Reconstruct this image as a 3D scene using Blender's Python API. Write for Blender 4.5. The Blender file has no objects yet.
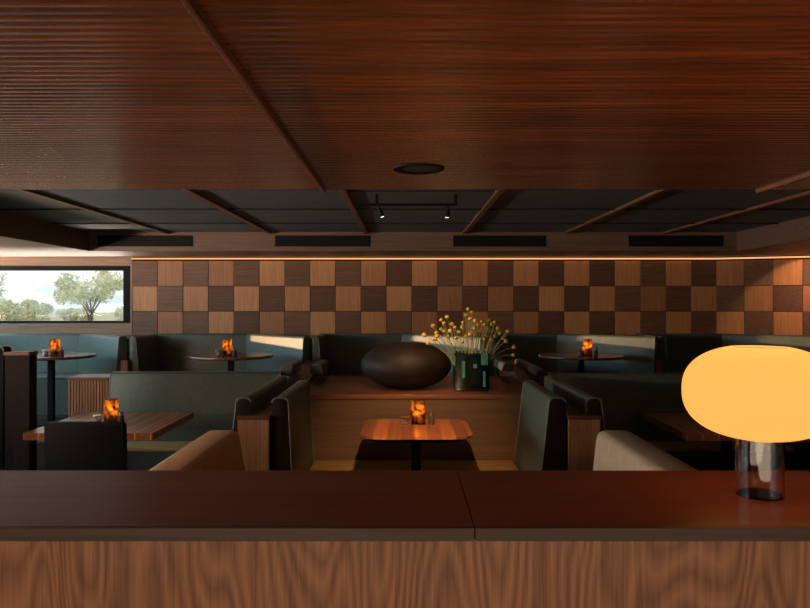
import bpy, bmesh, math, random
from mathutils import Vector, Matrix, noise
random.seed(7)
S = bpy.context.scene
COL = S.collection
PI = math.pi

# ------------------------------------------------------------------ camera
F = 700.0
cd = bpy.data.cameras.new('camera'); cam = bpy.data.objects.new('camera', cd); COL.objects.link(cam)
cam.location = (0, 0, 1.65); cam.rotation_euler = (PI/2, 0, 0)
cd.sensor_width = 36.0; cd.lens = 36.0*F/810.0; cd.clip_start = 0.05; cd.clip_end = 500
S.camera = cam
S.view_settings.view_transform = 'Standard'
S.view_settings.look = 'None'
S.view_settings.exposure = 0.0
S.view_settings.gamma = 1.0
S.view_settings.use_curve_mapping = False

# ------------------------------------------------------------------ world
W = bpy.data.worlds.new('sky'); S.world = W; W.use_nodes = True
nt = W.node_tree; nt.nodes.clear()
wo = nt.nodes.new('ShaderNodeOutputWorld'); bg = nt.nodes.new('ShaderNodeBackground')
tc = nt.nodes.new('ShaderNodeTexCoord'); mp = nt.nodes.new('ShaderNodeMapping'); mp.inputs['Scale'].default_value = (5, 5, 26)
nz = nt.nodes.new('ShaderNodeTexNoise'); nz.inputs['Scale'].default_value = 2.2; nz.inputs['Detail'].default_value = 5
cr = nt.nodes.new('ShaderNodeValToRGB')
cr.color_ramp.elements[0].position = 0.36; cr.color_ramp.elements[0].color = (0.38, 0.43, 0.46, 1)
cr.color_ramp.elements[1].position = 0.52; cr.color_ramp.elements[1].color = (0.56, 0.58, 0.585, 1)
nt.links.new(tc.outputs['Generated'], mp.inputs['Vector']); nt.links.new(mp.outputs[0], nz.inputs['Vector'])
nt.links.new(nz.outputs['Fac'], cr.inputs[0]); nt.links.new(cr.outputs[0], bg.inputs['Color'])
bg.inputs['Strength'].default_value = 2.2
nt.links.new(bg.outputs[0], wo.inputs['Surface'])

# ------------------------------------------------------------------ lights
def look(o, d):
    o.rotation_euler = Vector(d).to_track_quat('-Z', 'Y').to_euler()
def lamp(name, typ, loc, d, energy, color, **kw):
    l = bpy.data.lights.new(name, typ); l.energy = energy; l.color = color
    for k, v in kw.items(): setattr(l, k, v)
    o = bpy.data.objects.new(name, l); COL.objects.link(o); o.location = loc
    look(o, d); return o
# low late sun from the left
lamp('sun', 'SUN', (-20, 10, 6), (1, -0.035, -0.07), 5.2, (1.0, 0.56, 0.28), angle=math.radians(0.8))
# daylight outside the ribbon window of the left wall
lamp('daylight', 'AREA', (-5.88, 5.2, 1.80), (1, 0.0, -0.35), 150.0, (0.36, 0.76, 1.0), shape='RECTANGLE', size=7.4, size_y=.72)
# sunlit ground outside, bouncing light up through the windows
lamp('ground_bounce', 'AREA', (-6.0, 5.1, 1.28), (1, 0.0, 1.6), 620.0, (1.0, 0.74, 0.52), shape='RECTANGLE', size=8.0, size_y=.7)
lamp('ground_bounce_near', 'AREA', (-5.97, 2.2, 1.44), (1, 0.0, 1.1), 680.0, (1.0, 0.64, 0.38), shape='RECTANGLE', size=3.1, size_y=.6)
lamp('ground_bounce_back', 'AREA', (-4.9, 9.75, 0.8), (0, -0.5, 0.85), 330.0, (1.0, 0.86, 0.74), shape='RECTANGLE', size=2.6, size_y=0.8)
# added fill lights behind the camera, with no fixtures
lamp('front_fill_low', 'AREA', (0, -1.4, 0.75), (0, 1, 0.0), 36.0, (1.0, 0.76, 0.55), shape='RECTANGLE', size=5.0, size_y=0.6)
lamp('front_fill_high', 'AREA', (0, -2.4, 1.95), (0, 1, -0.12), 13.0, (1.0, 0.66, 0.38), shape='RECTANGLE', size=4.5, size_y=0.4)

# ------------------------------------------------------------------ materials
def newmat(name):
    m = bpy.data.materials.new(name); m.use_nodes = True
    n = m.node_tree; n.nodes.clear()
    o = n.nodes.new('ShaderNodeOutputMaterial'); b = n.nodes.new('ShaderNodeBsdfPrincipled')
    n.links.new(b.outputs[0], o.inputs[0]); return m, n, b, o
def plain(name, c, rough=0.5, metal=0.0, noise_s=30, var=0.15, bump=0.0, bscale=200, spec=0.5):
    m, n, b, o = newmat(name)
    t = n.nodes.new('ShaderNodeTexCoord'); z = n.nodes.new('ShaderNodeTexNoise'); z.inputs['Scale'].default_value = noise_s
    r = n.nodes.new('ShaderNodeValToRGB')
    r.color_ramp.elements[0].position = .3; r.color_ramp.elements[1].position = .7
    r.color_ramp.elements[0].color = tuple(x*(1-var) for x in c)+(1,); r.color_ramp.elements[1].color = tuple(min(1, x*(1+var)) for x in c)+(1,)
    n.links.new(t.outputs['Object'], z.inputs['Vector']); n.links.new(z.outputs['Fac'], r.inputs[0]); n.links.new(r.outputs[0], b.inputs['Base Color'])
    b.inputs['Roughness'].default_value = rough; b.inputs['Metallic'].default_value = metal
    b.inputs['Specular IOR Level'].default_value = spec
    if bump:
        z2 = n.nodes.new('ShaderNodeTexNoise'); z2.inputs['Scale'].default_value = bscale
        bp = n.nodes.new('ShaderNodeBump'); bp.inputs['Strength'].default_value = bump; bp.inputs['Distance'].default_value = .002
        n.links.new(t.outputs['Object'], z2.inputs['Vector']); n.links.new(z2.outputs['Fac'], bp.inputs['Height']); n.links.new(bp.outputs[0], b.inputs['Normal'])
    return m
def wood(name, c1, c2, axis='X', rough=0.4, scale=1.0, stretch=14.0, cath=False, flutes=0.0, spec=0.5, coat=0.0):
    """grain runs along axis"""
    m, n, b, o = newmat(name)
    t = n.nodes.new('ShaderNodeTexCoord'); mp = n.nodes.new('ShaderNodeMapping')
    s = [stretch*scale*2.2]*3; s['XYZ'.index(axis)] = scale*0.9
    mp.inputs['Scale'].default_value = s
    n.links.new(t.outputs['Object'], mp.inputs['Vector'])
    z = n.nodes.new('ShaderNodeTexNoise'); z.inputs['Scale'].default_value = 1.6; z.inputs['Detail'].default_value = 6; z.inputs['Roughness'].default_value = .62
    z.inputs['Distortion'].default_value = .6
    n.links.new(mp.outputs[0], z.inputs['Vector'])
    z3 = n.nodes.new('ShaderNodeTexNoise'); z3.inputs['Scale'].default_value = 11; z3.inputs['Detail'].default_value = 3
    n.links.new(mp.outputs[0], z3.inputs['Vector'])
    r = n.nodes.new('ShaderNodeValToRGB'); r.color_ramp.elements[0].position = .33; r.color_ramp.elements[1].position = .68
    r.color_ramp.elements[0].color = tuple(c1)+(1,); r.color_ramp.elements[1].color = tuple(c2)+(1,)
    mx = n.nodes.new('ShaderNodeMath'); mx.operation = 'MULTIPLY_ADD'; mx.inputs[1].default_value = .35
    n.links.new(z3.outputs['Fac'], mx.inputs[0])
    last = z.outputs['Fac']
    if cath:   # cathedral grain
        mp2 = n.nodes.new('ShaderNodeMapping'); s2 = [5.0]*3; s2['XYZ'.index(axis)] = 1.0; mp2.inputs['Scale'].default_value = s2
        n.links.new(t.outputs['Object'], mp2.inputs['Vector'])
        zc = n.nodes.new('ShaderNodeTexNoise'); zc.inputs['Scale'].default_value = 1.0; zc.inputs['Detail'].default_value = 1.5
        n.links.new(mp2.outputs[0], zc.inputs['Vector'])
        ml = n.nodes.new('ShaderNodeMath'); ml.operation = 'MULTIPLY'; ml.inputs[1].default_value = 44
        fr = n.nodes.new('ShaderNodeMath'); fr.operation = 'PINGPONG'; fr.inputs[1].default_value = 1
        n.links.new(zc.outputs['Fac'], ml.inputs[0]); n.links.new(ml.outputs[0], fr.inputs[0])
        mm = n.nodes.new('ShaderNodeMixRGB'); mm.inputs[0].default_value = .26
        n.links.new(z.outputs['Fac'], mm.inputs[1]); n.links.new(fr.outputs[0], mm.inputs[2]); last = mm.outputs[0]
    sub = n.nodes.new('ShaderNodeMath'); sub.operation = 'SUBTRACT'; sub.inputs[1].default_value = .175
    n.links.new(last, sub.inputs[0]); n.links.new(sub.outputs[0], mx.inputs[2])
    n.links.new(mx.outputs[0], r.inputs[0]); n.links.new(r.outputs[0], b.inputs['Base Color'])
    b.inputs['Roughness'].default_value = rough; b.inputs['Specular IOR Level'].default_value = spec
    b.inputs['Coat Weight'].default_value = coat; b.inputs['Coat Roughness'].default_value = .25
    bp = n.nodes.new('ShaderNodeBump'); bp.inputs['Strength'].default_value = .25; bp.inputs['Distance'].default_value = .001
    n.links.new(z3.outputs['Fac'], bp.inputs['Height'])
    n.links.new(bp.outputs[0], b.inputs['Normal'])
    if flutes:
        # fine grooves across the grain direction
        sp = n.nodes.new('ShaderNodeSeparateXYZ'); n.links.new(t.outputs['Object'], sp.inputs[0])
        m2 = n.nodes.new('ShaderNodeMath'); m2.operation = 'MULTIPLY'; m2.inputs[1].default_value = 1.0/flutes
        n.links.new(sp.outputs['Z' if axis == 'X' else 'X'], m2.inputs[0])
        f2 = n.nodes.new('ShaderNodeMath'); f2.operation = 'PINGPONG'; f2.inputs[1].default_value = .5
        n.links.new(m2.outputs[0], f2.inputs[0])
        bp2 = n.nodes.new('ShaderNodeBump'); bp2.inputs['Strength'].default_value = .6; bp2.inputs['Distance'].default_value = .004
        n.links.new(f2.outputs[0], bp2.inputs['Height']); n.links.new(bp.outputs[0], bp2.inputs['Normal']); n.links.new(bp2.outputs[0], b.inputs['Normal'])
    return m
def emit(name, c, s):
    m = bpy.data.materials.new(name); m.use_nodes = True; n = m.node_tree; n.nodes.clear()
    o = n.nodes.new('ShaderNodeOutputMaterial'); e = n.nodes.new('ShaderNodeEmission')
    e.inputs[0].default_value = tuple(c)+(1,); e.inputs[1].default_value = s; n.links.new(e.outputs[0], o.inputs[0]); return m
def glass(name, c, rough=0.0, ior=1.45):
    m, n, b, o = newmat(name)
    b.inputs['Base Color'].default_value = tuple(c)+(1,); b.inputs['Transmission Weight'].default_value = 1; b.inputs['Roughness'].default_value = rough; b.inputs['IOR'].default_value = ior
    return m
def pane_glass(name):
    m = bpy.data.materials.new(name); m.use_nodes = True; n = m.node_tree; n.nodes.clear()
    o = n.nodes.new('ShaderNodeOutputMaterial'); t = n.nodes.new('ShaderNodeBsdfTransparent'); g = n.nodes.new('ShaderNodeBsdfGlossy')
    t.inputs[0].default_value = (.97, .98, .97, 1); g.inputs['Roughness'].default_value = .02
    mx = n.nodes.new('ShaderNodeMixShader'); mx.inputs[0].default_value = .004
    n.links.new(t.outputs[0], mx.inputs[1]); n.links.new(g.outputs[0], mx.inputs[2]); n.links.new(mx.outputs[0], o.inputs[0]); return m
M = {}
M['ceil'] = wood('ceiling_wood', (.11, .028, .010), (.33, .092, .030), 'X', .25, .6, 7, coat=.7)
M['batten'] = wood('batten_wood', (.10, .038, .020), (.24, .09, .045), 'Y', .45)
M['soffit'] = wood('soffit_wood', (.11, .06, .042), (.19, .11, .078), 'X', .5)
M['coffer'] = plain('coffer_panel', (.075, .098, .112), .6, 0, 6, .12, .1)
M['black'] = plain('black_metal', (.005, .005, .005), .6, spec=.15)
M['seam'] = plain('dark_gap', (.006, .005, .004), .9)
M['tl'] = [wood('walnut_light%d' % i, c1, c2, 'Z', .5, 1.5, 12, flutes=.016) for i, (c1, c2) in enumerate(
    [((.42, .170, .062), (.62, .270, .105)), ((.33, .13, .046), (.50, .21, .080)), ((.48, .205, .078), (.70, .315, .130))])]
M['td'] = [wood('walnut_dark%d' % i, c1, c2, 'X', .5, 1.5, 12, flutes=.016) for i, (c1, c2) in enumerate(
    [((.12, .050, .026), (.23, .105, .058)), ((.10, .042, .022), (.19, .085, .048)), ((.14, .062, .034), (.27, .13, .072))])]
M['trimw'] = wood('window_surround_wood', (.26, .13, .07), (.42, .23, .13), 'X', .5)
M['ctop'] = wood('counter_top_wood', (.13, .036, .017), (.21, .060, .028), 'X', .36, .8, 6, spec=.38)
M['cedge'] = wood('counter_edge_wood', (.05, .030, .019), (.095, .056, .035), 'X', .5)
M['oak'] = wood('oak_panel', (.22, .092, .045), (.47, .225, .115), 'Z', .5, 1.0, 26, cath=True)
M['part'] = wood('partition_panel_wood', (.25, .115, .050), (.45, .23, .105), 'Z', .5, 1.2, 14)
M['cap'] = wood('partition_cap_wood', (.085, .030, .017), (.19, .070, .038), 'Y', .4)
M['ledge'] = wood('ledge_wood', (.10, .034, .018), (.21, .075, .038), 'X', .38)
M['panel'] = wood('booth_panel_wood', (.085, .045, .024), (.14, .075, .04), 'X', .55, .8, 8)
M['tab'] = wood('table_wood', (.10, .028, .014), (.30, .10, .045), 'Y', .24, 1.0, 10, coat=.3)
M['tab2'] = wood('table_wood_mid', (.22, .065, .022), (.40, .13, .045), 'Y', .28, 1.0, 10, coat=.3)
M['tab5'] = wood('table_wood_red', (.32, .095, .03), (.52, .18, .06), 'Y', .28, 1.0, 10, coat=.3)
M['tabl'] = wood('table_inlay_wood', (.58, .28, .13), (.80, .42, .20), 'Y', .3)
M['leather'] = plain('green_leather', (.090, .116, .090), .42, 0, 25, .12, .25, 260)
M['pip'] = plain('leather_piping', (.19, .21, .18), .4)
M['tan'] = plain('tan_leather', (.70, .40, .17), .45, 0, 20, .1, .25, 260)
M['mustard'] = plain('mustard_leather', (.32, .20, .07), .5, 0, 20, .1, .25, 260)
M['cream'] = plain('beige_leather', (.52, .39, .27), .5, 0, 20, .1, .25, 260)
M['floor'] = plain('dark_floor', (.014, .010, .008), .5, 0, 4, .3)
M['wallp'] = plain('dark_plaster', (.025, .017, .012), .8)
M['dark'] = plain('black_leather', (.005, .006, .005), .65, 0, 25, .15, .2, spec=.2)
M['darkw'] = wood('dark_stained_wood', (.011, .0055, .0035), (.026, .013, .008), 'Z', .7, spec=.2)
M['egg'] = plain('charred_wood', (.012, .008, .0065), .6, 0, 9, .5, 1.0, 70, spec=.35)
M['led'] = emit('led_glow', (1.0, .42, .15), 1.25)
M['pane'] = pane_glass('window_glass')

# ------------------------------------------------------------------ helpers
def wloc(o):
    v = Vector((0, 0, 0))
    while o is not None: v += o.location; o = o.parent
    return v
def obj(name, bm, mat, parent=None, smooth=False, loc=None):
    """links bm (in world coordinates) as one mesh object"""
    off = wloc(parent) if parent else Vector(loc if loc else (0, 0, 0))
    if off.length: bmesh.ops.translate(bm, vec=-off, verts=bm.verts)
    bmesh.ops.recalc_face_normals(bm, faces=bm.faces)
    me = bpy.data.meshes.new(name); bm.to_mesh(me); bm.free()
    for m in (mat if isinstance(mat, (list, tuple)) else [mat]): me.materials.append(m)
    if smooth:
        for p in me.polygons: p.use_smooth = True
        try: me.set_sharp_from_angle(angle=math.radians(38))
        except Exception: pass
    o = bpy.data.objects.new(name, me); COL.objects.link(o)
    if parent: o.parent = parent
    elif loc: o.location = loc
    return o
def tag(o, label=None, cat=None, group=None, kind=None):
    if label: o['label'] = label
    if cat: o['category'] = cat
    if group: o['group'] = group
    if kind: o['kind'] = kind
    return o
def thing(name, loc, label, cat, group=None):
    o = bpy.data.objects.new(name, None); COL.objects.link(o); o.location = loc; o.empty_display_size = .1
    return tag(o, label, cat, group)
def struct(name, bm, mat): return tag(obj(name, bm, mat), kind='structure')
def B(): return bmesh.new()
def box(bm, x0, x1, y0, y1, z0, z1, bev=0.0, mi=0, seg=2):
    t = bmesh.new()
    bmesh.ops.create_cube(t, size=1.0)
    for v in t.verts: v.co = Vector(((x0+x1)/2+v.co.x*(x1-x0), (y0+y1)/2+v.co.y*(y1-y0), (z0+z1)/2+v.co.z*(z1-z0)))
    if bev: bmesh.ops.bevel(t, geom=t.edges[:], offset=bev, segments=seg, affect='EDGES', profile=.6)
    merge(bm, t, mi); return bm
def merge(bm, t, mi=0, mat=None):
    mp = {}
    for v in t.verts: mp[v] = bm.verts.new(mat @ v.co if mat else v.co)
    for f in t.faces:
        try: nf = bm.faces.new([mp[v] for v in f.verts]); nf.material_index = mi
        except ValueError: pass
    t.free()
def prism(bm, pts, a, b, mi=0, bev=0.0, bseg=2):
    """closed outline pts (2D) mapped by functions a(p) and b(p) to two 3D ends"""
    t = bmesh.new()
    A = [t.verts.new(a(p)) for p in pts]; Bv = [t.verts.new(b(p)) for p in pts]
    n = len(pts)
    fa = t.faces.new(A[::-1]); fb = t.faces.new(Bv)
    for i in range(n): t.faces.new((A[i], A[(i+1) % n], Bv[(i+1) % n], Bv[i]))
    if bev:
        es = list(set(list(fa.edges)+list(fb.edges)))
        bmesh.ops.bevel(t, geom=es, offset=bev, segments=bseg, affect='EDGES', profile=.6)
    merge(bm, t, mi); return bm
def lathe(bm, prof, cx=0, cy=0, cz=0, n=40, mi=0):
    rings = []
    for r, z in prof:
        if r < 1e-6: rings.append([bm.verts.new((cx, cy, cz+z))])
        else: rings.append([bm.verts.new((cx+r*math.cos(2*PI*i/n), cy+r*math.sin(2*PI*i/n), cz+z)) for i in range(n)])
    for a, b in zip(rings, rings[1:]):
        for i in range(n):
            j = (i+1) % n
            if len(a) == 1 and len(b) == 1: continue
            if len(a) == 1: f = bm.faces.new((a[0], b[i], b[j]))
            elif len(b) == 1: f = bm.faces.new((a[i], b[0], a[j]))
            else: f = bm.faces.new((a[i], b[i], b[j], a[j]))
            f.material_index = mi
    return bm
def tube(bm, pts, r, n=8, closed=False, mi=0):
    pts = [Vector(p) for p in pts]; rings = []; N = len(pts)
    for k, p in enumerate(pts):
        if closed: d = pts[(k+1) % N]-pts[k-1]
        else: d = pts[min(k+1, N-1)]-pts[max(k-1, 0)]
        d.normalize(); u = d.orthogonal() if abs(d.z) > .95 else d.cross(Vector((0, 0, 1))); u.normalize(); w = d.cross(u)
        rr = r[k] if isinstance(r, (list, tuple)) else r
        rings.append([bm.verts.new(p+rr*(math.cos(2*PI*i/n)*u+math.sin(2*PI*i/n)*w)) for i in range(n)])
    pairs = list(zip(rings, rings[1:]))
    if closed: pairs.append((rings[-1], rings[0]))
    for a, b in pairs:
        for i in range(n):
            f = bm.faces.new((a[i], a[(i+1) % n], b[(i+1) % n], b[i])); f.material_index = mi
    if not closed: bm.faces.new(rings[0][::-1]); bm.faces.new(rings[-1])
    return bm
def back_profile(tt, tb, z0, z1, r=.03):
    """section of an upholstered back: n = distance towards the sitter"""
    pts = [(0, z0), (0, z1-r)]
    for k in range(1, 6): a = PI-k*PI/12*1.0; pts.append((r+r*math.cos(PI-k*PI/10), z1-r+r*math.sin(k*PI/10)))
    for k in range(0, 6): pts.append((tt-r+r*math.sin(k*PI/10), z1-r+r*math.cos(k*PI/10)))
    pts.append((tt+(tb-tt)*.45, z0+(z1-z0)*.5)); pts.append((tb, z0))
    return pts
def backrest(parent, p0, p1, nrm, z0, z1, tt, tb, mat, name='backrest', r=.03, piping=(True, True), ends=False):
    p0 = Vector(p0+(0,)); p1 = Vector(p1+(0,)); nn = Vector(nrm+(0,)).normalized()
    pts = back_profile(tt, tb, z0, z1, r)
    fa = lambda p: p0+nn*p[0]+Vector((0, 0, p[1])); fb = lambda p: p1+nn*p[0]+Vector((0, 0, p[1]))
    bm = B(); prism(bm, pts, fa, fb, bev=.008)
    if ends:
        dd = (p1-p0).normalized()
        for f in bm.faces:
            f.normal_update()
            if len(f.verts) > 8: f.material_index = 1
    o = obj(name, bm, [mat, M['darkw']] if ends else mat, parent, smooth=True)
    d = (p1-p0).normalized()*.004
    for flag, f, s in ((piping[0], fa, 1), (piping[1], fb, -1)):
        if flag:
            bm = B(); tube(bm, [f(q)+d*s for q in pts[1:]], .006, 6)
            obj('piping', bm, M['pip'], o, smooth=True)
    return o

# ------------------------------------------------------------------ room shell
ZC, ZK, YW, YF, YK, XK0, XK1 = 2.254, 2.47, 9.0, 3.70, 7.98, -3.60, 3.78
XL, XR, YB = -5.6, 5.6, -3.0
struct('floor', box(B(), XL-.2, XR+.2, YB-.2, YW+.3, -.1, 0), M['floor'])
struct('trim_1', box(B(), XL, XR, 6.62, YW, 0, .34), M['floor'])
# front ceiling made of ribs running left to right
bm = B(); pitch = .036; y = YB; pr = []
while y < YF-.03:
    for q in range(7):
        u = -1+q/3; pr.append((y+pitch/2+u*(pitch/2-.0012), ZC+.0012*u*u))
    pr.append((y+pitch-.0002, ZC+.009)); y += pitch
pr += [(YF, ZC+.0035), (YF, ZK+.08), (YB, ZK+.08)]
t = bmesh.new()
A = [t.verts.new((XL, p[0], p[1])) for p in pr]; C_ = [t.verts.new((XR, p[0], p[1])) for p in pr]
for i in range(len(pr)): t.faces.new((A[i], A[(i+1) % len(pr)], C_[(i+1) % len(pr)], C_[i]))
merge(bm, t)
co = tag(obj('ceiling', bm, M['ceil'], None, True), kind='structure')
co.data.set_sharp_from_angle(angle=math.radians(50))
bm = B()   # soffit ring round the coffer
box(bm, XL, XK0, YF, YW+.2, ZC, ZK+.08); box(bm, XK1, XR, YF, YW+.2, ZC, ZK+.08); box(bm, XK0, XK1, YK, YW+.2, ZC, ZK+.08)
struct('ceiling_soffit', bm, M['soffit'])
bm = B(); box(bm, XK0, XK1, YF, YK, ZK+.012, ZK+.08, mi=1)
xs = [XK0, -2.70, -1.54, -.44, .68, 1.83, 2.95, XK1]; ysm = [YF, 4.95, 6.02, 7.07, YK]
for a, b in zip(xs, xs[1:]):
    for c, d in zip(ysm, ysm[1:]): box(bm, a+.012, b-.012, c+.012, d-.012, ZK, ZK+.03)
for yy in ysm[1:-1]: box(bm, XK0+.01, XK1-.01, yy-.014, yy+.014, ZK-.012, ZK+.001, mi=1)
struct('ceiling_coffer', bm, [M['coffer'], M['seam']])
n = 2
for x in xs[1:-1]:
    struct('trim_%d' % n, box(B(), x-.024, x+.024, YF+.002, YK-.002, ZK-.022, ZK+.002, .003), M['batten']); n += 1
for x in (-.425, 1.86):
    struct('trim_%d' % n, box(B(), x-.008, x+.008, YB+.05, YF-.002, ZC-.02, ZC+.002, .003), M['batten']); n += 1
# tile wall
bm = B(); nc = 23; tp = 7.5/23; x0 = -3.50; z0 = 1.24; nr = 3
rows = [(2.205-.325*(k+1), 2.205-.325*k) for k in range(4)]
box(bm, -3.52, 4.0, YW, YW+.2, 0, ZC, mi=6)
rnd = random.Random(3)
def pick(light): return (0 if light else 3)+rnd.randrange(3)
for c in range(nc):
    for k, (za, zb) in enumerate(rows):
        box(bm, x0+c*tp+.0025, x0+(c+1)*tp-.0025, YW-.02, YW+.01, za+.0025, zb-.0025, .003, pick((c+k) % 2 == 1), 1)
struct('wall_back', bm, M['tl']+M['td']+[M['seam']])
# angled wall piece on the right
bm = B(); ax = math.radians(-20.0); t = bmesh.new(); box(t, -.005, 1.9, 0, .2, 0, ZC, mi=6)
for c in range(6):
    for k, (za, zb) in enumerate(rows):
        box(t, c*tp+.0025, (c+1)*tp-.0025, -.02, .01, za+.0025, zb-.0025, .003, pick((c+k+nc) % 2 == 1), 1)
mt = Matrix.Translation((4.0, YW, 0)) @ Matrix.Rotation(ax, 4, 'Z')
for v in t.verts: v.co = mt @ v.co
me_t = bpy.data.meshes.new('tmp'); t.to_mesh(me_t); t.free(); bm.from_mesh(me_t); bpy.data.meshes.remove(me_t)
struct('wall_back_right', bm, M['tl']+M['td']+[M['seam']])
# back wall with the window
WX1 = -3.52; WZ0, WZ1 = 1.406, 2.14
bm = B(); box(bm, XL, WX1, YW, YW+.2, 0, WZ0); box(bm, XL, WX1, YW, YW+.2, WZ1, ZC)
struct('wall_back_left', bm, M['trimw'])
def window(idx, fr, pn):
    w = struct('window_%d' % idx, fr, M['black']); g = obj('window_pane', pn, M['pane'], w); return w
fr = B(); box(fr, XL, WX1, YW-.01, YW+.1, WZ0, WZ0+.026, .002); box(fr, XL, WX1, YW-.01, YW+.1, WZ1-.06, WZ1, .002)
box(fr, WX1-.10, WX1, YW-.01, YW+.1, WZ0+.026, WZ1-.06, .002)
pn = B(); box(pn, XL, WX1-.10, YW+.05, YW+.056, WZ0+.02, WZ1-.05)
window(1, fr, pn)
struct('trim_%d' % n, box(B(), WX1-.002, WX1+.022, YW-.025, YW, 1.2, ZC, .002), M['trimw']); n += 1
# left wall with ribbon windows
bm = B(); box(bm, XL-.2, XL, YB, YW+.2, 0, WZ0); box(bm, XL-.2, XL, YB, YW+.2, 2.16, ZK)
for a, b in ((YB, 1.0), (4.2, 4.4), (7.5, 7.9), (8.97, YW+.2)): box(bm, XL-.2, XL, a, b, WZ0, 2.16)
struct('wall_left', bm, M['trimw'])
for i, (a, b) in enumerate(((1.0, 4.2), (4.4, 7.5), (7.9, 8.97))):
    fr = B()
    box(fr, XL-.12, XL-.02, a, b, WZ0, WZ0+.03); box(fr, XL-.12, XL-.02, a, b, 2.13, 2.16)
    box(fr, XL-.12, XL-.02, a, a+.03, WZ0+.03, 2.13); box(fr, XL-.12, XL-.02, b-.03, b, WZ0+.03, 2.13)
    pn = B(); box(pn, XL-.08, XL-.074, a+.02, b-.02, WZ0+.02, 2.14); window(i+2, fr, pn)
struct('wall_right', box(B(), XR, XR+.2, YB, YW+.2, 0, ZK), M['wallp'])
struct('wall_front', box(B(), XL, XR, YB-.2, YB, 0, ZK), M['wallp'])

# led strip at the top of the tile wall
bm = B(); box(bm, -3.50, 3.99, YW-.045, YW-.028, 2.222, 2.240)
t = bmesh.new(); box(t, 0, 1.5, -.045, -.028, 2.222, 2.240)
for v in t.verts: v.co = mt @ v.co
me_t = bpy.data.meshes.new('tmp'); t.to_mesh(me_t); t.free(); bm.from_mesh(me_t); bpy.data.meshes.remove(me_t)
tag(obj('led_strip', bm, M['led']), 'thin glowing orange light strip along the top of the checkered wall', 'light strip')

# ceiling fittings
vents = [(-3.50, -2.42), (-1.48, -.40), (.55, 1.60), (2.55, 3.62)]
vl = ['dark slot air vent nearest the window, in the soffit face', 'dark slot air vent left of the two spotlights, above the wall', 'dark slot air vent right of the two spotlights, above the flowers', 'dark slot air vent above the right booths, left of the lamp']
for (a, b), l in zip(vents, vl):
    t_ = thing('air_vent', ((a+b)/2, YK, 2.30), l, 'vent', 'slot vents in the ceiling soffit')
    bm = B(); box(bm, a, b, YK-.012, YK-.001, 2.305, 2.43, .002); obj('frame', bm, M['black'], t_)
    bm = B()
    for k in range(5): box(bm, a+.02, b-.02, YK-.022, YK-.010, 2.318+k*.022, 2.324+k*.022)
    obj('louvre', bm, M['seam'], t_)
t_ = thing('recessed_downlight', (.06, 3.12, ZC), 'round black recessed fitting in the ribbed wooden ceiling', 'ceiling light')
obj('trim_ring', lathe(B(), [(.085, -.004), (.112, -.006), (.115, .002), (.085, .002)], .06, 3.12, ZC, 40), M['black'], t_, True)
obj('grille', lathe(B(), [(0, -.002), (.086, -.002), (.086, .003)], .06, 3.12, ZC, 40), M['seam'], t_)
ZR = 2.385
t_ = thing('track_rail', (.0, 5.25, ZR), 'slim black track rail hung under the dark coffered ceiling', 'track rail')
obj('rail', box(B(), -.37, .39, 5.24, 5.26, ZR, ZR+.02, .002), M['black'], t_)
for x in (-.21, .38): obj('stem', box(B(), x-.012, x+.012, 5.238, 5.262, ZR+.018, ZK+.002), M['black'], t_)
bm = B(); box(bm, -.42, .62, 5.06, 5.10, ZK-.004, ZK+.004); obj('slot', bm, M['seam'], t_)
M['bulb'] = emit('spot_bulb', (1.0, .80, .62), 2.5)
for x, lean, l in ((-.20, .03, 'small black spotlight on the ceiling track, the left one'), (.325, -.01, 'small black spotlight on the ceiling track, the right one')):
    t_ = thing('spotlight', (x, 5.25, ZR), l, 'spotlight', 'spotlights on the track')
    top = Vector((x, 5.25, ZR)); d = Vector((lean, .005, -.08)).normalized()
    obj('head', tube(B(), [top+d*.004, top+d*.03, top+d*.031, top+d*.085], [.008, .010, .019, .019], 16), M['black'], t_, True)
    obj('bulb', tube(B(), [top+d*.084, top+d*.088], .013, 14), M['bulb'], t_)
    lamp('spotlight_beam', 'SPOT', top+d*.10, Vector((.05 if x < 0 else .28, 6.35, .9))-top, 42, (1, .50, .22), spot_size=math.radians(46), spot_blend=.7, shadow_soft_size=.02).parent = None
lamp('downlight_beam', 'SPOT', (.06, 3.13, ZC-.02), (.02, 1.93, -1.45), 330, (1, .56, .26), spot_size=math.radians(42), spot_blend=1.0, shadow_soft_size=.03)
# added out-of-view warm spot in the right soffit, brightens the angled wall
t_ = thing('added_wall_light', (5.25, 7.9, ZC), 'added out-of-view recessed light in the right soffit', 'ceiling light')
obj('trim_ring', lathe(B(), [(.03, -.004), (.05, -.005), (.052, .002), (.03, .002)], 5.25, 7.9, ZC, 24), M['black'], t_, True)
lamp('added_wall_light_beam', 'SPOT', (5.25, 7.9, ZC-.02), (-.22, 1.0, -.62), 60, (1, .60, .36), spot_size=math.radians(66), spot_blend=.12, shadow_soft_size=.04)

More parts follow.
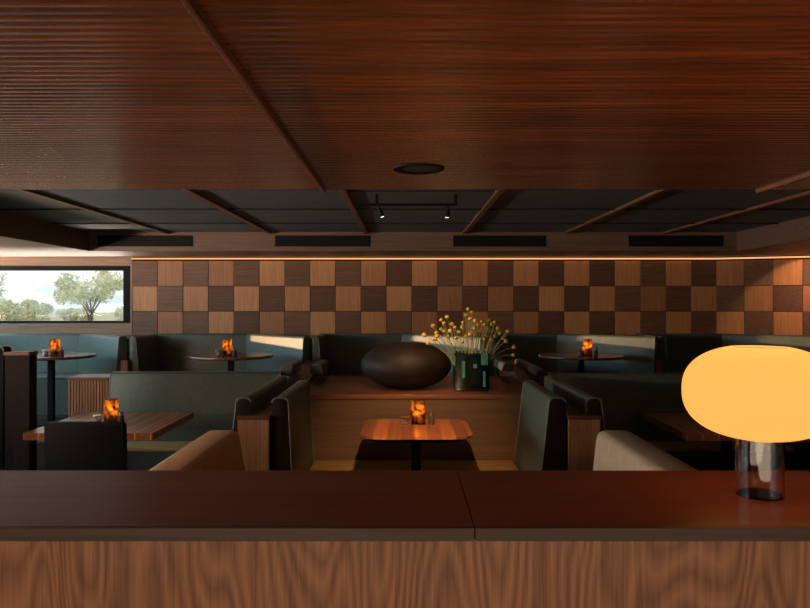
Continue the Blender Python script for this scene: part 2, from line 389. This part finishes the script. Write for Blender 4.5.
# ------------------------------------------------------------------ bar counter
t_ = tag(obj('counter_top', box(B(), XL+.3, .149, 1.512, 2.02, 1.142, 1.17, .002), [M['ctop']]), 'glossy red-brown wooden counter top, left slab of the two', 'counter top', 'counter slabs in the foreground')
t_ = tag(obj('counter_top', box(B(), .151, XR-.6, 1.512, 2.02, 1.142, 1.17, .002), [M['ctop']]), 'glossy red-brown wooden counter top slab carrying the glowing lamp', 'counter top', 'counter slabs in the foreground')
for o_, a, b in ((bpy.data.objects['counter_top'], XL+.3, .149), (bpy.data.objects['counter_top.001'], .151, XR-.6)):
    e_ = obj('edge_band', box(B(), a, b, 1.50, 1.5118, 1.1415, 1.1695, .0015), M['cedge'], o_)
t_ = thing('bar_counter', (0, 1.75, 0), 'long counter base clad in vertical-grain oak under the counter top', 'counter')
obj('body', box(B(), XL+.3, XR-.6, 1.56, 1.98, 0, 1.141), M['darkw'], t_)
bm = B()
x = -4.9
while x < 4.8:
    box(bm, x+.0002, x+1.2198, 1.515, 1.565, .1, 1.141); x += 1.22
obj('front_panel', bm, M['oak'], t_)

# ------------------------------------------------------------------ partitions between booths
def partition(xa, xb, label, mirror):
    t_ = thing('booth_partition', ((xa+xb)/2, 4.65, 0), label, 'partition', 'wooden partitions between the front booths')
    ya, yb = (xa, xb-.085) if mirror else (xa+.085, xb)
    obj('end_post', box(B(), xa+.006, xb-.006, 4.655, 4.70, 0, .882), M['part'], t_)
    obj('body', box(B(), ya+.004, yb-.004, 4.702, 6.33, 0, .882), M['darkw'], t_)
    bm = B(); box(bm, xa, xb, 4.645, 4.705, .882, .906, .003); box(bm, ya, yb, 4.70, 6.33, .883, .9055)
    obj('cap', bm, M['cap'], t_)
    bm = B(); prism(bm, [(6.33, .34), (8.10, .34), (8.10, 1.0), (7.2, .985), (6.33, .906), (6.33, .88)], lambda p: Vector((xa+.004, p[0], p[1])), lambda p: Vector((xb-.004, p[0], p[1])))
    obj('raised_body', bm, M['cap'], t_)
    return t_
partition(-1.12, -.90, 'wooden half-height partition between the left booth and the central booth', False)
partition(1.085, 1.305, 'wooden half-height partition between the central booth and the right booth', True)

# ------------------------------------------------------------------ banquettes, front row
def seat(parent, x0, x1, y0, y1, z0, z1, mat, name='seat'):
    obj(name, box(B(), x0, x1, y0, y1, z1-.035, z1, .012, seg=3), mat, parent, True)
    obj('plinth', box(B(), x0+.005, x1-.005, y0+.005, y1-.01, z0, z1-.034), M['leather'], parent)
# left
t_ = thing('banquette', (-1.9, 6.1, 0), 'dark green leather banquette behind the left striped table', 'banquette', 'booth banquettes of the front row')
backrest(t_, (-2.66, 6.42), (-1.12, 6.42), (0, -1), .4, 1.035, .11, .2, M['leather'])
backrest(t_, (-1.04, 4.72), (-1.04, 6.16), (-1, 0), .4, 1.015, .10, .17, M['leather'], 'side_backrest', ends=True)
seat(t_, -2.66, -1.25, 5.95, 6.24, 0, .43, M['tan']); seat(t_, -1.72, -1.25, 4.7, 5.94, 0, .43, M['tan'], 'side_seat')
# centre
t_ = thing('banquette', (.09, 5.2, 0), 'U-shaped green leather banquette with mustard seats around the central table', 'banquette', 'booth banquettes of the front row')
backrest(t_, (-.89, 4.68), (-.89, 5.72), (1, 0), .3, 1.02, .11, .145, M['leather'], 'side_backrest', ends=True)
backrest(t_, (1.075, 4.68), (1.075, 5.72), (-1, 0), .3, 1.02, .11, .19, M['leather'], 'side_backrest', ends=True)
obj('seat', box(B(), -.745, .885, 5.20, 5.73,    .27, .375, .02, seg=3), M['mustard'], t_, True)
for a, b in ((-.745, -.34), (.52, .885)):
    obj('side_seat', box(B(), a, b, 4.70, 5.195,    .27, .375, .02, seg=3), M['mustard'], t_, True)
obj('plinth', box(B(), -.70, .85, 5.25, 5.72, 0, .27), M['leather'], t_)
# right
t_ = thing('banquette', (2.1, 6.1, 0), 'dark green leather banquette behind the right table and the lamp', 'banquette', 'booth banquettes of the front row')
backrest(t_, (1.305, 6.42), (3.3, 6.42), (0, -1), .4, 1.02, .11, .2, M['leather'])
backrest(t_, (1.225, 4.72), (1.225, 6.16), (1, 0), .4, 1.015, .10, .17, M['leather'], 'side_backrest', ends=True)
seat(t_, 1.45, 3.3, 5.95, 6.24, 0, .43, M['tan']); seat(t_, 1.45, 1.95, 4.7, 5.94, 0, .43, M['tan'], 'side_seat')
# pads on the raised partition
for (a, b, y0, y1, z, nx, l) in ((-1.04, -1.14, 6.45, 7.05, 1.085, -1, 'narrow leather cushioned rail above the left banquette corner'),
                             (-.90, -.79, 6.66, 7.3, 1.07, 1, 'narrow leather cushioned rail left of the dark egg-shaped sculpture'),
                             (1.07, .96, 6.9, 7.6, 1.06, -1, 'grey leather cushioned rail just right of the green vase'),
                             (1.22, 1.33, 6.5, 7.8, 1.04, 1, 'narrow leather cushioned rail above the right banquette corner')):
    t_ = thing('cushioned_rail', ((a+b)/2, y0, .9), l, 'cushioned rail', 'padded rails on the raised partitions')
    backrest(t_, (a, y0), (a, y1), (nx, 0), .985, z, .10, .11, M['leather'], 'pad', .025, (True, False))

# near banquette backs in front of the counter
t_ = thing('banquette', (-1.0, 3.1, 0), 'low tan leather banquette back left of centre behind the counter', 'banquette', 'low banquettes just behind the counter')
backrest(t_, (-1.15, 2.25), (-1.15, 4.02), (1, 0), .3, .925, .20, .30, M['tan'], r=.045, piping=(False, False))
seat(t_, -.86, -.42, 2.3, 3.98, 0, .44, M['tan'])
t_ = thing('banquette', (1.2, 3.1, 0), 'low beige leather banquette back right of centre behind the counter', 'banquette', 'low banquettes just behind the counter')
backrest(t_, (1.31, 2.25), (1.31, 4.02), (-1, 0), .3, .925, .21, .28, M['cream'], r=.045, piping=(False, False))
seat(t_, .6, 1.02, 2.3, 3.98, 0, .44, M['cream'])

# ledge behind the central booth
t_ = thing('display_ledge', (.09, 6.4, 0), 'deep wooden display ledge behind the central booth under the sculpture', 'ledge')
obj('top', box(B(), -.895, 1.08, 5.74, 7.23, .872, .906, .003), M['ledge'], t_)
obj('front_panel', box(B(), -.89, 1.075, 5.76, 5.79, 0, .871), M['panel'], t_)
obj('back_panel', box(B(), -.89, 1.075, 7.18, 7.22, .34, .871), M['panel'], t_)

# wooden posts on the left
t_ = thing('wooden_pier', (-2.85, 6.4, 0), 'short ribbed wooden pier left of the front banquette', 'pier')
bm = B(); box(bm, -3.04, -2.675, 6.32, 6.60, 0, .965)
for k in range(14): box(bm, -3.035+k*.026, -3.035+k*.026+.016, 6.312, 6.325, .02, .96, .003)
obj('body', bm, M['part'], t_)
obj('cap', box(B(), -3.05, -2.67, 6.295, 6.62, .965, .99, .003), M['ledge'], t_)
t_ = thing('dark_partition', (-3.03, 5.9, 0), 'tall dark wooden partition at the left edge of the room', 'partition')
obj('body', box(B(), -3.03, -2.845, 5.30, 5.41, 0, 1.26), M['darkw'], t_)
obj('cap', box(B(), -3.035, -2.84, 5.29, 5.42, 1.26, 1.287, .003), M['cap'], t_)
backrest(t_, (-3.04, 5.30), (-3.04, 5.40), (-1, 0), .4, 1.325, .12, .2, M['dark'], 'side_pad')

# ------------------------------------------------------------------ back row banquettes
ZP = .34; YBK = 8.975
seams = [-4.10, -1.98, -.01, 1.96, 4.05]; ends = [-3.22, -1.10, .93, 2.93, 4.95]; lefts = [-5.5, -3.20, -1.08, .95, 2.95]
bl = ['green leather wall banquette under the window', 'green leather wall banquette behind the second back table from the window', 'green leather wall banquette behind the egg-shaped sculpture and flowers',
      'green leather wall banquette right of the flowers, behind its candle-lit table', 'green leather wall banquette at the far right, behind the lamp']
def leather_wedge(parent, xa, xb):   # fills the wedge behind the diagonal wing
    bm = B(); prism(bm, [(xa+.03, YBK-.01), (xb-.005, 8.12), (xb-.005, YBK-.01)], lambda p: Vector((p[0], p[1], ZP)), lambda p: Vector((p[0], p[1], 1.25)))
    return obj('wing_core', bm, M['leather'], parent)
for k in range(5):
    t_ = thing('wall_banquette', ((lefts[k]+seams[k])/2, 8.6, ZP), bl[k], 'banquette', 'banquettes along the checkered wall')
    sx, ex, lx = seams[k], ends[k], lefts[k]
    yb = YBK if k < 4 else YBK
    backrest(t_, (lx, YBK), (sx+.03, YBK), (0, -1), .6, 1.275, .09, .17, M['leather'], piping=(False, False))
    ye = 8.1
    if k == 4: ye = 8.22
    backrest(t_, (sx+.03, YBK-.03), (ex, ye), (-(YBK-.03-ye), -(ex-sx-.03)), ZP+.1, 1.275, .09, .16, M['leather'], 'wing', piping=(False, True))
    if k == 4: pass
    else:
        leather_wedge(t_, sx, ex+.03)
        obj('wing_post', box(B(), ex-.09, ex+.03, 8.05, 8.11, ZP, 1.0, .004), M['part'], t_)
    if k > 0: backrest(t_, (lx+.005, 8.12), (lx+.005, YBK-.1), (1, 0), ZP+.1, 1.27, .07, .14, M['leather'], 'side_pad', piping=(True, False))
    seat(t_, lx+.16, sx+.25, 8.28, 8.82, ZP, ZP+.45, M['leather'])

# ------------------------------------------------------------------ tables
def plank_top(bm, x0, x1, y0, y1, z0, z1, pw, stripe=True, rr=None):
    rr = rr or random.Random(5); x = x0
    while x < x1-.01:
        xb = min(x+pw, x1)
        box(bm, x, xb-(.009 if stripe else .001), y0, y1, z0, z1, .0015, rr.choice([0, 1, 0]), 1)
        if stripe and xb < x1: box(bm, xb-.009, xb, y0, y1, z0, z1, .0, 2)
        x = xb
    return bm
def pedestal(t_, cx, cy, z0, z1, w=.05, bw=.25):
    obj('pedestal', box(B(), cx-w/2-.01, cx+w/2+.01, cy-w/2, cy+w/2, z0+.015, z1, .004), M['black'], t_)
    obj('base_plate', box(B(), cx-bw, cx+bw, cy-bw, cy+bw, z0, z0+.015, .004), M['black'], t_)
def square_table(x0, x1, y0, y1, label):
    cx, cy = (x0+x1)/2, (y0+y1)/2
    t_ = thing('dining_table', (cx, cy, 0), label, 'table')
    obj('tabletop', plank_top(B(), x0, x1, y0, y1, .70, .75, .112), [M['tab2'], M['tab5'], M['tabl']], t_)
    pedestal(t_, cx, cy, 0, .70); return t_
square_table(-2.665, -1.75, 4.88, 5.83, 'square striped wooden table in the left booth with a black chair')
square_table(1.96, 2.93, 4.86, 5.79, 'square striped wooden table in the right booth, partly behind the lamp')
# centre table: slightly bowed sides, rounded front corners
t_ = thing('dining_table', (.08, 5.1, 0), 'glossy wooden table with bowed edges in the central booth', 'table')
t2 = bmesh.new(); out = []
cx, cy, hx, hy = .08, 5.105, .392, .375
for i in range(72):
    a = 2*PI*i/72; c, s = math.cos(a), math.sin(a); e = 2/7.0
    out.append((cx+hx*abs(c)**e*(1 if c > 0 else -1), cy+hy*abs(s)**e*(1 if s > 0 else -1)))
bm = B(); prism(bm, out, lambda p: Vector((cx+(p[0]-cx)*.985, cy+(p[1]-cy)*.985, .732)), lambda p: Vector((p[0], p[1], .75)), bev=.003)
geom = bm.verts[:]+bm.edges[:]+bm.faces[:]
xp = cx-hx+.094
rr = random.Random(11)
while xp < cx+hx-.02:
    bmesh.ops.bisect_plane(bm, geom=bm.verts[:]+bm.edges[:]+bm.faces[:], plane_co=(xp, 0, 0), plane_no=(1, 0, 0)); xp += .094
pat = [0, 2, 1, 0, 2, 1, 2, 0, 1]
for f in bm.faces:
    k = int((f.calc_center_median().x-(cx-hx))/.094); f.material_index = pat[max(0, min(8, k))]
M['tab3'] = wood('table_wood_warm', (.46, .14, .04), (.75, .27, .08), 'Y', .28, 1.0, 10, coat=.3)
M['tab4'] = wood('table_wood_deep', (.22, .065, .024), (.40, .125, .045), 'Y', .28, 1.0, 10, coat=.3)
obj('tabletop', bm, [M['tab4'], M['tab5'], M['tab3']], t_)
pedestal(t_, cx, cy, 0, .705, bw=.135)
obj('support_plate', box(B(), cx-.34, cx+.34, cy-.34, cy+.34, .703, .733, .004), M['black'], t_)
def round_table(cx, label):
    cy = 7.72; t_ = thing('round_table', (cx, cy, ZP), label, 'table', 'round tables of the back row')
    bm = B(); lathe(bm, [(0, 1.058), (.44, 1.058), (.458, 1.064), (.462, 1.075), (.458, 1.088), (0, 1.09)], cx, cy, 0, 64)
    obj('tabletop', bm, M['tab'], t_, True)
    obj('pedestal', box(B(), cx-.03, cx+.03, cy-.03, cy+.03, ZP+.02, 1.056, .004), M['black'], t_)
    obj('base_plate', lathe(B(), [(0, 0), (.26, 0), (.26, .014), (.05, .02), (0, .02)], cx, cy, ZP, 32), M['black'], t_)
round_table(-3.90, 'round wooden table under the window in the back row')
round_table(-1.92, 'round wooden table in the back row between window and sculpture')
round_table(1.94, 'round wooden table in the back row right of the flowers')

# ------------------------------------------------------------------ chair
t_ = thing('dining_chair', (-2.01, 4.2, 0), 'black upholstered chair with its back to the counter at the left table', 'chair')
bm = B(); prism(bm, [(-.25, .40), (.25, .40), (.25, .885), (.245, .900), (.23, .908), (-.23, .908), (-.245, .900), (-.25, .885)],
    lambda p: Vector((-2.01+p[0], 4.40-(p[1]-.4)*.05, p[1])), lambda p: Vector((-2.01+p[0], 4.46-(p[1]-.4)*.05, p[1])), bev=.01)
obj('backrest', bm, M['dark'], t_, True)
obj('seat', box(B(), -2.25, -1.77, 4.44, 4.86, .38, .46, .02, seg=3), M['dark'], t_, True)
for sx in (-2.225, -1.795):
    for sy in (4.43, 4.82): obj('leg', tube(B(), [(sx, sy, .39), (sx, sy, 0)], [.018, .012], 10), M['black'], t_, True)

# ------------------------------------------------------------------ candles and cruets
def amber():
    m = bpy.data.materials.new('amber_tortoise_glass'); m.use_nodes = True; n = m.node_tree; n.nodes.clear()
    o = n.nodes.new('ShaderNodeOutputMaterial'); t = n.nodes.new('ShaderNodeTexCoord'); z = n.nodes.new('ShaderNodeTexVoronoi'); z.inputs['Scale'].default_value = 34
    nz_ = n.nodes.new('ShaderNodeTexNoise'); nz_.inputs['Scale'].default_value = 26
    r = n.nodes.new('ShaderNodeValToRGB'); r.color_ramp.elements[0].position = .36; r.color_ramp.elements[0].color = (.12, .025, .004, 1); r.color_ramp.elements[1].position = .66; r.color_ramp.elements[1].color = (.95, .62, .22, 1)
    n.links.new(t.outputs['Object'], nz_.inputs['Vector']); n.links.new(nz_.outputs['Fac'], r.inputs[0])
    tr = n.nodes.new('ShaderNodeBsdfTransparent'); tl = n.nodes.new('ShaderNodeBsdfTranslucent'); g = n.nodes.new('ShaderNodeBsdfGlossy'); g.inputs['Roughness'].default_value = .08
    for s in (tr, tl): n.links.new(r.outputs[0], s.inputs[0])
    a = n.nodes.new('ShaderNodeMixShader'); a.inputs[0].default_value = .38; n.links.new(tr.outputs[0], a.inputs[1]); n.links.new(tl.outputs[0], a.inputs[2])
    b = n.nodes.new('ShaderNodeMixShader'); b.inputs[0].default_value = .07; n.links.new(a.outputs[0], b.inputs[1]); n.links.new(g.outputs[0], b.inputs[2])
    n.links.new(b.outputs[0], o.inputs[0]); return m
M['amber'] = amber()
M['wax'] = plain('candle_wax', (.85, .70, .48), .6, var=.03)
M['flame'] = emit('flame', (1.0, .55, .16), 14)
M['metal'] = plain('brushed_steel', (.55, .50, .44), .28, 1.0, var=.05)
M['brass'] = plain('brass', (.75, .52, .25), .3, 1.0, var=.05)
M['cglass'] = glass('clear_glass', (.96, .97, .97))
M['salt'] = plain('salt', (.75, .62, .52), .8)
M['pepper'] = plain('peppercorns', (.06, .04, .035), .8, var=.5, noise_s=200)
def copy_tree(o, parent=None):
    c = o.copy(); COL.objects.link(c)
    if parent: c.parent = parent
    for ch in [x for x in bpy.data.objects if x.parent == o]: copy_tree(ch, c)
    return c
def candle():
    t = thing('candle_holder', (0, 0, 0), '', 'candle')
    R = .052
    bm = B(); lathe(bm, [(0, .0), (R-.006, .0), (R, .008), (R, .170), (R-.003, .173), (R-.006, .170), (R-.006, .012), (0, .012)], n=32)
    obj('glass', bm, M['amber'], t, True)
    wx = obj('wax', lathe(B(), [(0, .013), (.030, .013), (.030, .068), (.026, .070), (0, .068)], n=24), M['wax'], t, True)
    obj('wick', tube(B(), [(0, 0, .068), (.001, 0, .078)], .0015, 6), M['black'], wx)
    obj('flame', lathe(B(), [(0, .074), (.005, .080), (.0075, .090), (.005, .102), (0, .118)], n=12), M['flame'], t, True)
    return t
def jar():
    t = thing('salt_cellar', (0, 0, 0), '', 'salt cellar')
    obj('body', lathe(B(), [(0, 0), (.026, 0), (.029, .004), (.029, .052), (0, .052)], n=24), M['cglass'], t, True)
    obj('contents', lathe(B(), [(0, .005), (.024, .005), (.024, .040), (0, .040)], n=20), M['salt'], t, True)
    obj('lid', lathe(B(), [(0, .053), (.031, .053), (.032, .058), (.028, .064), (0, .066)], n=24), M['brass'], t, True)
    return t
def mill():
    t = thing('pepper_mill', (0, 0, 0), '', 'pepper mill')
    obj('body', lathe(B(), [(0, 0), (.022, 0), (.024, .006), (.020, .04), (.021, .062), (0, .062)], n=24), M['pepper'], t, True)
    obj('head', lathe(B(), [(0, .062), (.018, .062), (.019, .078), (.012, .086), (.006, .088), (.008, .096), (0, .101)], n=24), M['metal'], t, True)
    return t
def tray():
    t = obj('tray', box(B(), -.055, .055, -.05, .05, 0, .006, .002), M['black']); tag(t, '', 'tray'); return t
protos = {'c': candle(), 's': jar(), 'p': mill(), 't': tray()}
used = set()
def put(k, loc, label, group, rz=0):
    o = protos[k]
    if k in used: o = copy_tree(o)
    used.add(k); o.location = loc; o.rotation_euler = (0, 0, rz); o['label'] = label; o['group'] = group; return o
sets = [((.10, 5.27, .75), 'the central table', 0), ((-2.225, 5.30, .75), 'the left striped table', 1),
        ((-3.80, 7.60, 1.09), 'the round table under the window', 2), ((-1.93, 7.60, 1.09), 'the round table left of the sculpture', 3), ((1.98, 7.60, 1.09), 'the round table right of the flowers', 4)]
for (p, w, i) in sets:
    P = Vector(p)
    put('t', P, 'thin black tray under the amber candle glass on %s' % w, 'candle trays', 0)
    put('c', P+Vector((0, 0, .006)), 'amber tortoiseshell glass with a lit candle on %s' % w, 'amber candle glasses', i*1.3)
    lamp('candle_light', 'POINT', P+Vector((0, 0, .11)), (0, 0, -1), .55, (1, .52, .20), shadow_soft_size=.02)
    dx = (-.10, -.09, -.088, -.088, -.088)[i]
    put('s', P+Vector((dx, -.03, 0)), 'small glass salt cellar left of the candle on %s' % w, 'salt cellars beside the candles')
    put('p', P+Vector((-dx*.98, -.03, 0)), 'small dark pepper mill right of the candle on %s' % w, 'pepper mills beside the candles')

# ------------------------------------------------------------------ sculpture
bm = B(); bmesh.ops.create_uvsphere(bm, u_segments=72, v_segments=40, radius=1)
rx, ry, rz = .398, .36, .213; ex, ey = .010, 6.22
for v in bm.verts:
    d = v.co.normalized(); nzv = noise.noise(d*3.5)*.012+noise.noise(d*14)*.006+noise.noise(d*34)*.003
    q = d*(1+nzv); h = math.hypot(q.x, q.y)
    zz = q.z
    if zz > .93: zz = .93+(zz-.93)*.3
    if zz < -.95: zz = -.95
    v.co = Vector((ex+q.x*rx, ey+q.y*ry, .906+rz*.95+zz*rz))
tag(obj('sculpture', bm, M['egg'], None, True, (ex, ey, .906)), 'large dark egg-shaped carved wooden sculpture on the display ledge', 'sculpture')

# ------------------------------------------------------------------ vase with flowers
vx, vy = .572, 6.10; hw = .150; vz = .906; vh = .325
t_ = thing('glass_vase', (vx, vy, vz), 'square dark green glass vase full of stems on the ledge', 'vase')
bm = B()
def sq(h, z, r=.02, n=5):
    pts = []
    for qx, qy, a0 in ((1, 1, 0), (-1, 1, PI/2), (-1, -1, PI), (1, -1, 1.5*PI)):
        for k in range(n): a = a0+k*PI/2/(n-1); pts.append(Vector((vx+qx*(h-r)+r*math.cos(a), vy+qy*(h-r)+r*math.sin(a), vz+z)))
    return pts
prof = [(hw-.01, 0)]
nb = 14
for k in range(nb):
    za = .008+k*(vh-.02)/nb; prof += [(hw-.003, za), (hw, za+.006), (hw, za+.014), (hw-.003, za+.019)]
prof += [(hw, vh-.004), (hw-.004, vh), (hw-.010, vh-.003), (hw-.012, .02)]
rings = [[bm.verts.new(p) for p in sq(h, z)] for h, z in prof]
for a, b in zip(rings, rings[1:]):
    for i in range(len(a)): bm.faces.new((a[i], a[(i+1) % len(a)], b[(i+1) % len(a)], b[i]))
bm.faces.new(rings[0][::-1]); bm.faces.new(rings[-1])
M['vase'] = glass('green_glass', (.03, .19, .19), .10, 1.4)
obj('body', bm, M['vase'], t_, True)
M['stripe'] = plain('turquoise_vase_highlight', (.06, .25, .21), .25, var=.2)  # reflections on the vase, painted as pale turquoise pieces
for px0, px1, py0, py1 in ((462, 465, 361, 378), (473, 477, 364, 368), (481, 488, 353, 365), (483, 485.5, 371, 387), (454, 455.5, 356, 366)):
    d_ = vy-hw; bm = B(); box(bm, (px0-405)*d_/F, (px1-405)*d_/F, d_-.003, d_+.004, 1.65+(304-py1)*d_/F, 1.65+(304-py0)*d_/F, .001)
    tag(obj('painted_highlight', bm, M['stripe'], t_), 'painted highlight, pale turquoise inlay')
M['stem'] = plain('flower_stem', (.32, .36, .16), .6)
M['yellow'] = plain('yellow_bloom', (.60, .42, .06), .8, 0, 60, .35, .8, 300)
fl = []   # bloom centres, in pixel terms turned to metres at the vase
def at(px, py, y): return Vector(((px-405)*y/F, y, 1.65+(304-py)*y/F))
heads = [(468, 309), (472, 312), (466, 315), (470, 319), (441, 320), (447, 317), (444, 323), (433, 326), (441, 329), (436, 333), (444, 331), (452, 324), (455, 327), (463, 323), (462, 327), (459, 332),
         (475, 321), (478, 325), (482, 322), (485, 325), (489, 320), (492, 324), (495, 322), (480, 331), (474, 328), (488, 329), (493, 330), (498, 328), (500, 333), (486, 335), (495, 336), (505, 335), (508, 331), (503, 338),
         (448, 337), (456, 338), (466, 336), (472, 339), (437, 336), (428, 343), (470, 334), (484, 339), (514, 347), (513.5, 355), (435, 339), (424, 335), (477, 335), (491, 340), (462, 342), (450, 331), (506, 341)]
rf = random.Random(4)
for i, (px, py) in enumerate(heads):
    yy = vy+rf.uniform(-.11, .11) if i < 42 else vy+rf.uniform(-.14, 0)
    c = at(px, py, yy); r = rf.uniform(.016, .0205)
    b0 = Vector((vx+max(-.11, min(.11, (c.x-vx)*.25+rf.uniform(-.05, .05))), vy+max(-.11, min(.11, (yy-vy)*.6)), vz+.03))
    mid = Vector((vx+max(-.13, min(.13, (c.x-vx)*.55)), vy+(yy-vy)*.8, vz+vh-.005))
    if (px, py) == (468, 309): lab, g = 'tallest yellow button flower in the green vase', None
    elif (px, py) == (514, 347): lab, g = 'upper of two yellow button flowers drooping right of the vase', None
    elif (px, py) == (513.5, 355): lab, g = 'lower of two yellow button flowers drooping right of the vase', None
    elif (px, py) == (424, 335): lab, g = 'yellow button flower reaching furthest left over the sculpture', None
    else: lab, g = ('yellow button flower in the left third of the bunch, leaning over the sculpture' if px < 460 else 'yellow button flower standing in the middle of the bunch in the green vase' if px < 483 else 'yellow button flower in the right third of the bunch in the green vase'), None
    f = thing('button_flower', b0, lab, 'flower', 'yellow button flowers in the vase')
    pts = []
    for k in range(9):
        u = k/8; p = (1-u)**2*b0+2*u*(1-u)*mid+u*u*c
        pts.append(p)
    obj('stem', tube(B(), pts, .0028, 5), M['stem'], f, True)
    bm = B(); bmesh.ops.create_icosphere(bm, subdivisions=2, radius=r)
    for v in bm.verts: v.co = v.co*(1+.12*noise.noise(v.co*160))+c
    obj('bloom', bm, M['yellow'], f, True)
# ------------------------------------------------------------------ table lamp
lx, ly, lz = .892, 1.76, 1.17
t_ = thing('table_lamp', (lx, ly, lz), 'glowing amber glass table lamp with a clear cylinder base on the counter', 'lamp')
prof = []
R, Hh, zc = .183, .118, .259
for k in range(-24, 20):
    a = k/24*PI/2; c, s = math.cos(a), math.sin(a); e = 2/2.4
    prof.append((max(.045, R*abs(c)**e), zc+Hh*abs(s)**e*(1 if s > 0 else -1)))
prof = [p for i, p in enumerate(prof) if i == 0 or p != prof[i-1]]
inner = [(max(.03, r-.006), z+(.004 if z < zc else -.002)) for r, z in prof[::-1]]
bm = B(); lathe(bm, prof+inner, lx, ly, lz, 72)
m = bpy.data.materials.new('amber_opal_glass'); m.use_nodes = True; n_ = m.node_tree; n_.nodes.clear()
o_ = n_.nodes.new('ShaderNodeOutputMaterial'); e_ = n_.nodes.new('ShaderNodeEmission'); e_.inputs[0].default_value = (1, .46, .125, 1); e_.inputs[1].default_value = .80
tr_ = n_.nodes.new('ShaderNodeBsdfTranslucent'); tr_.inputs[0].default_value = (.40, .22, .06, 1)
ad = n_.nodes.new('ShaderNodeAddShader'); n_.links.new(e_.outputs[0], ad.inputs[0]); n_.links.new(tr_.outputs[0], ad.inputs[1]); n_.links.new(ad.outputs[0], o_.inputs[0])
obj('lamp_shade', bm, m, t_, True)
bm = B(); lathe(bm, [(0, 0), (.054, 0), (.056, .002), (.056, .150), (.050, .150), (.050, .006), (0, .006)], lx, ly, lz, 64)
obj('base', bm, M['cglass'], t_, True)
obj('socket', lathe(B(), [(0, .146), (.052, .146), (.052, .165), (.03, .17), (.018, .22), (0, .22)], lx, ly, lz, 32), M['black'], t_, True)
bm = B(); bmesh.ops.create_uvsphere(bm, u_segments=20, v_segments=12, radius=.03); bmesh.ops.translate(bm, verts=bm.verts, vec=(lx, ly, lz+.25))
obj('bulb', bm, emit('lamp_bulb', (1, .62, .3), 4), t_, True)
lamp('table_lamp_light', 'POINT', (lx, ly, lz+.325), (0, 0, -1), 3.0, (1, .56, .26), shadow_soft_size=.03)

# ------------------------------------------------------------------ outdoors
M['grass'] = plain('dry_grass', (.42, .44, .30), .9, 0, 2, .2)
M['leaf'] = [plain('pale_leaf', (.62, .64, .44), .7, 0, 3, .3), plain('grey_leaf', (.66, .68, .54), .7, 0, 3, .25)]  # leaf colours lightened to hold the glare and haze outdoors
M['bark'] = plain('bark', (.22, .18, .15), .9)
struct('ground', box(B(), -140, 20, 9.6, 160, -.35, -.25), M['grass'])
struct('unseen_sun_blocker', box(B(), -14, -13.6, -12, 7.45, -.3, 4.2), M['wallp'])  # added out of view to keep the low sun off the other left windows
def tree(name, x, y, h, w, nl, lab, cat, mi=0, trunk=True, seed=1, grp=None, ls=.17, base=-.25):
    rr = random.Random(seed); t = thing(name, (x, y, base), lab, cat, grp)
    blobs = []
    if trunk:
        bm = B(); nb_ = 7
        for k in range(nb_):
            a = 2*PI*k/nb_+rr.uniform(-.3, .3); tipr = w*rr.uniform(.22, .42); tz = h*rr.uniform(.55, .9)
            p0 = Vector((x+rr.uniform(-.1, .1), y, base)); p3 = Vector((x+tipr*math.cos(a), y+tipr*math.sin(a), base+tz))
            p1 = p0+Vector((.12*tipr*math.cos(a), .12*tipr*math.sin(a), h*.28)); p2 = p1.lerp(p3, .55)+Vector((rr.uniform(-.15, .15), rr.uniform(-.15, .15), h*.05))
            tube(bm, [p0, p1, p2, p3], [.11, .08, .05, .02], 7)
            blobs.append((p3, w*.20)); blobs.append((p2.lerp(p3, .5), w*.15))
            for q in range(2):
                e_ = p3+Vector((rr.uniform(-1, 1)*w*.16, rr.uniform(-1, 1)*w*.16, rr.uniform(-.1, .2)*h)); tube(bm, [p2, e_], [.035, .012], 5); blobs.append((e_, w*.13))
        obj('trunk', bm, M['bark'], t, True)
    else:
        for k in range(9): blobs.append((Vector((x+rr.uniform(-.38, .38)*w, y+rr.uniform(-.38, .38)*w, base+h*rr.uniform(.10, .72))), w*.22))
    bm = B()
    for k in range(nl):
        c, r = rr.choice(blobs)
        d = Vector((rr.gauss(0, 1), rr.gauss(0, 1), rr.gauss(0, 1))).normalized()*r*rr.random()**.45; d.z *= .8
        p = c+d
        if p.z < base+.02: p.z = base+.02+rr.random()*.2
        u = Vector((rr.gauss(0, 1), rr.gauss(0, 1), rr.gauss(0, 1))).normalized(); v = u.orthogonal().normalized()
        s = ls*rr.uniform(.6, 1.2)
        bm.faces.new([bm.verts.new(p+u*s), bm.verts.new(p+v*s*.45), bm.verts.new(p-u*s), bm.verts.new(p-v*s*.45)])
    obj('foliage', bm, M['leaf'][mi], t)
tree('tree', -27.0, 60, 4.7, 5.4, 4200, 'open-branched olive green tree outside the window, the tallest', 'tree', 0, True, 5, ls=.15)
tree('tree', -35.4, 60, 4.7, 2.6, 600, 'sparse bare-twigged tree cut off by the left window edge', 'tree', 1, True, 9, ls=.12)
tree('shrub', -28.3, 50, 3.1, 3.6, 4200, 'rounded pale shrub outside the left part of the window', 'shrub', 0, False, 2, ls=.13)
tree('shrub', -34.5, 66, 2.9, 3.0, 3500, 'rounded shrub outside, left of the gap of open sky', 'shrub', 1, False, 3, ls=.13)
tree('shrub', -21.6, 57, 2.6, 3.0, 2600, 'pale shrub beneath the right side of the tallest tree', 'shrub', 1, False, 4, ls=.13)
for k in range(12):
    tree('shrub', -46+k*2.9, 74+(k % 2)*5, 1.35+.3*(k % 2), 3.0, 900, 'low distant shrub in the row along the horizon outside', 'shrub', k % 2, False, 20+k, 'distant shrubs along the horizon', ls=.2)
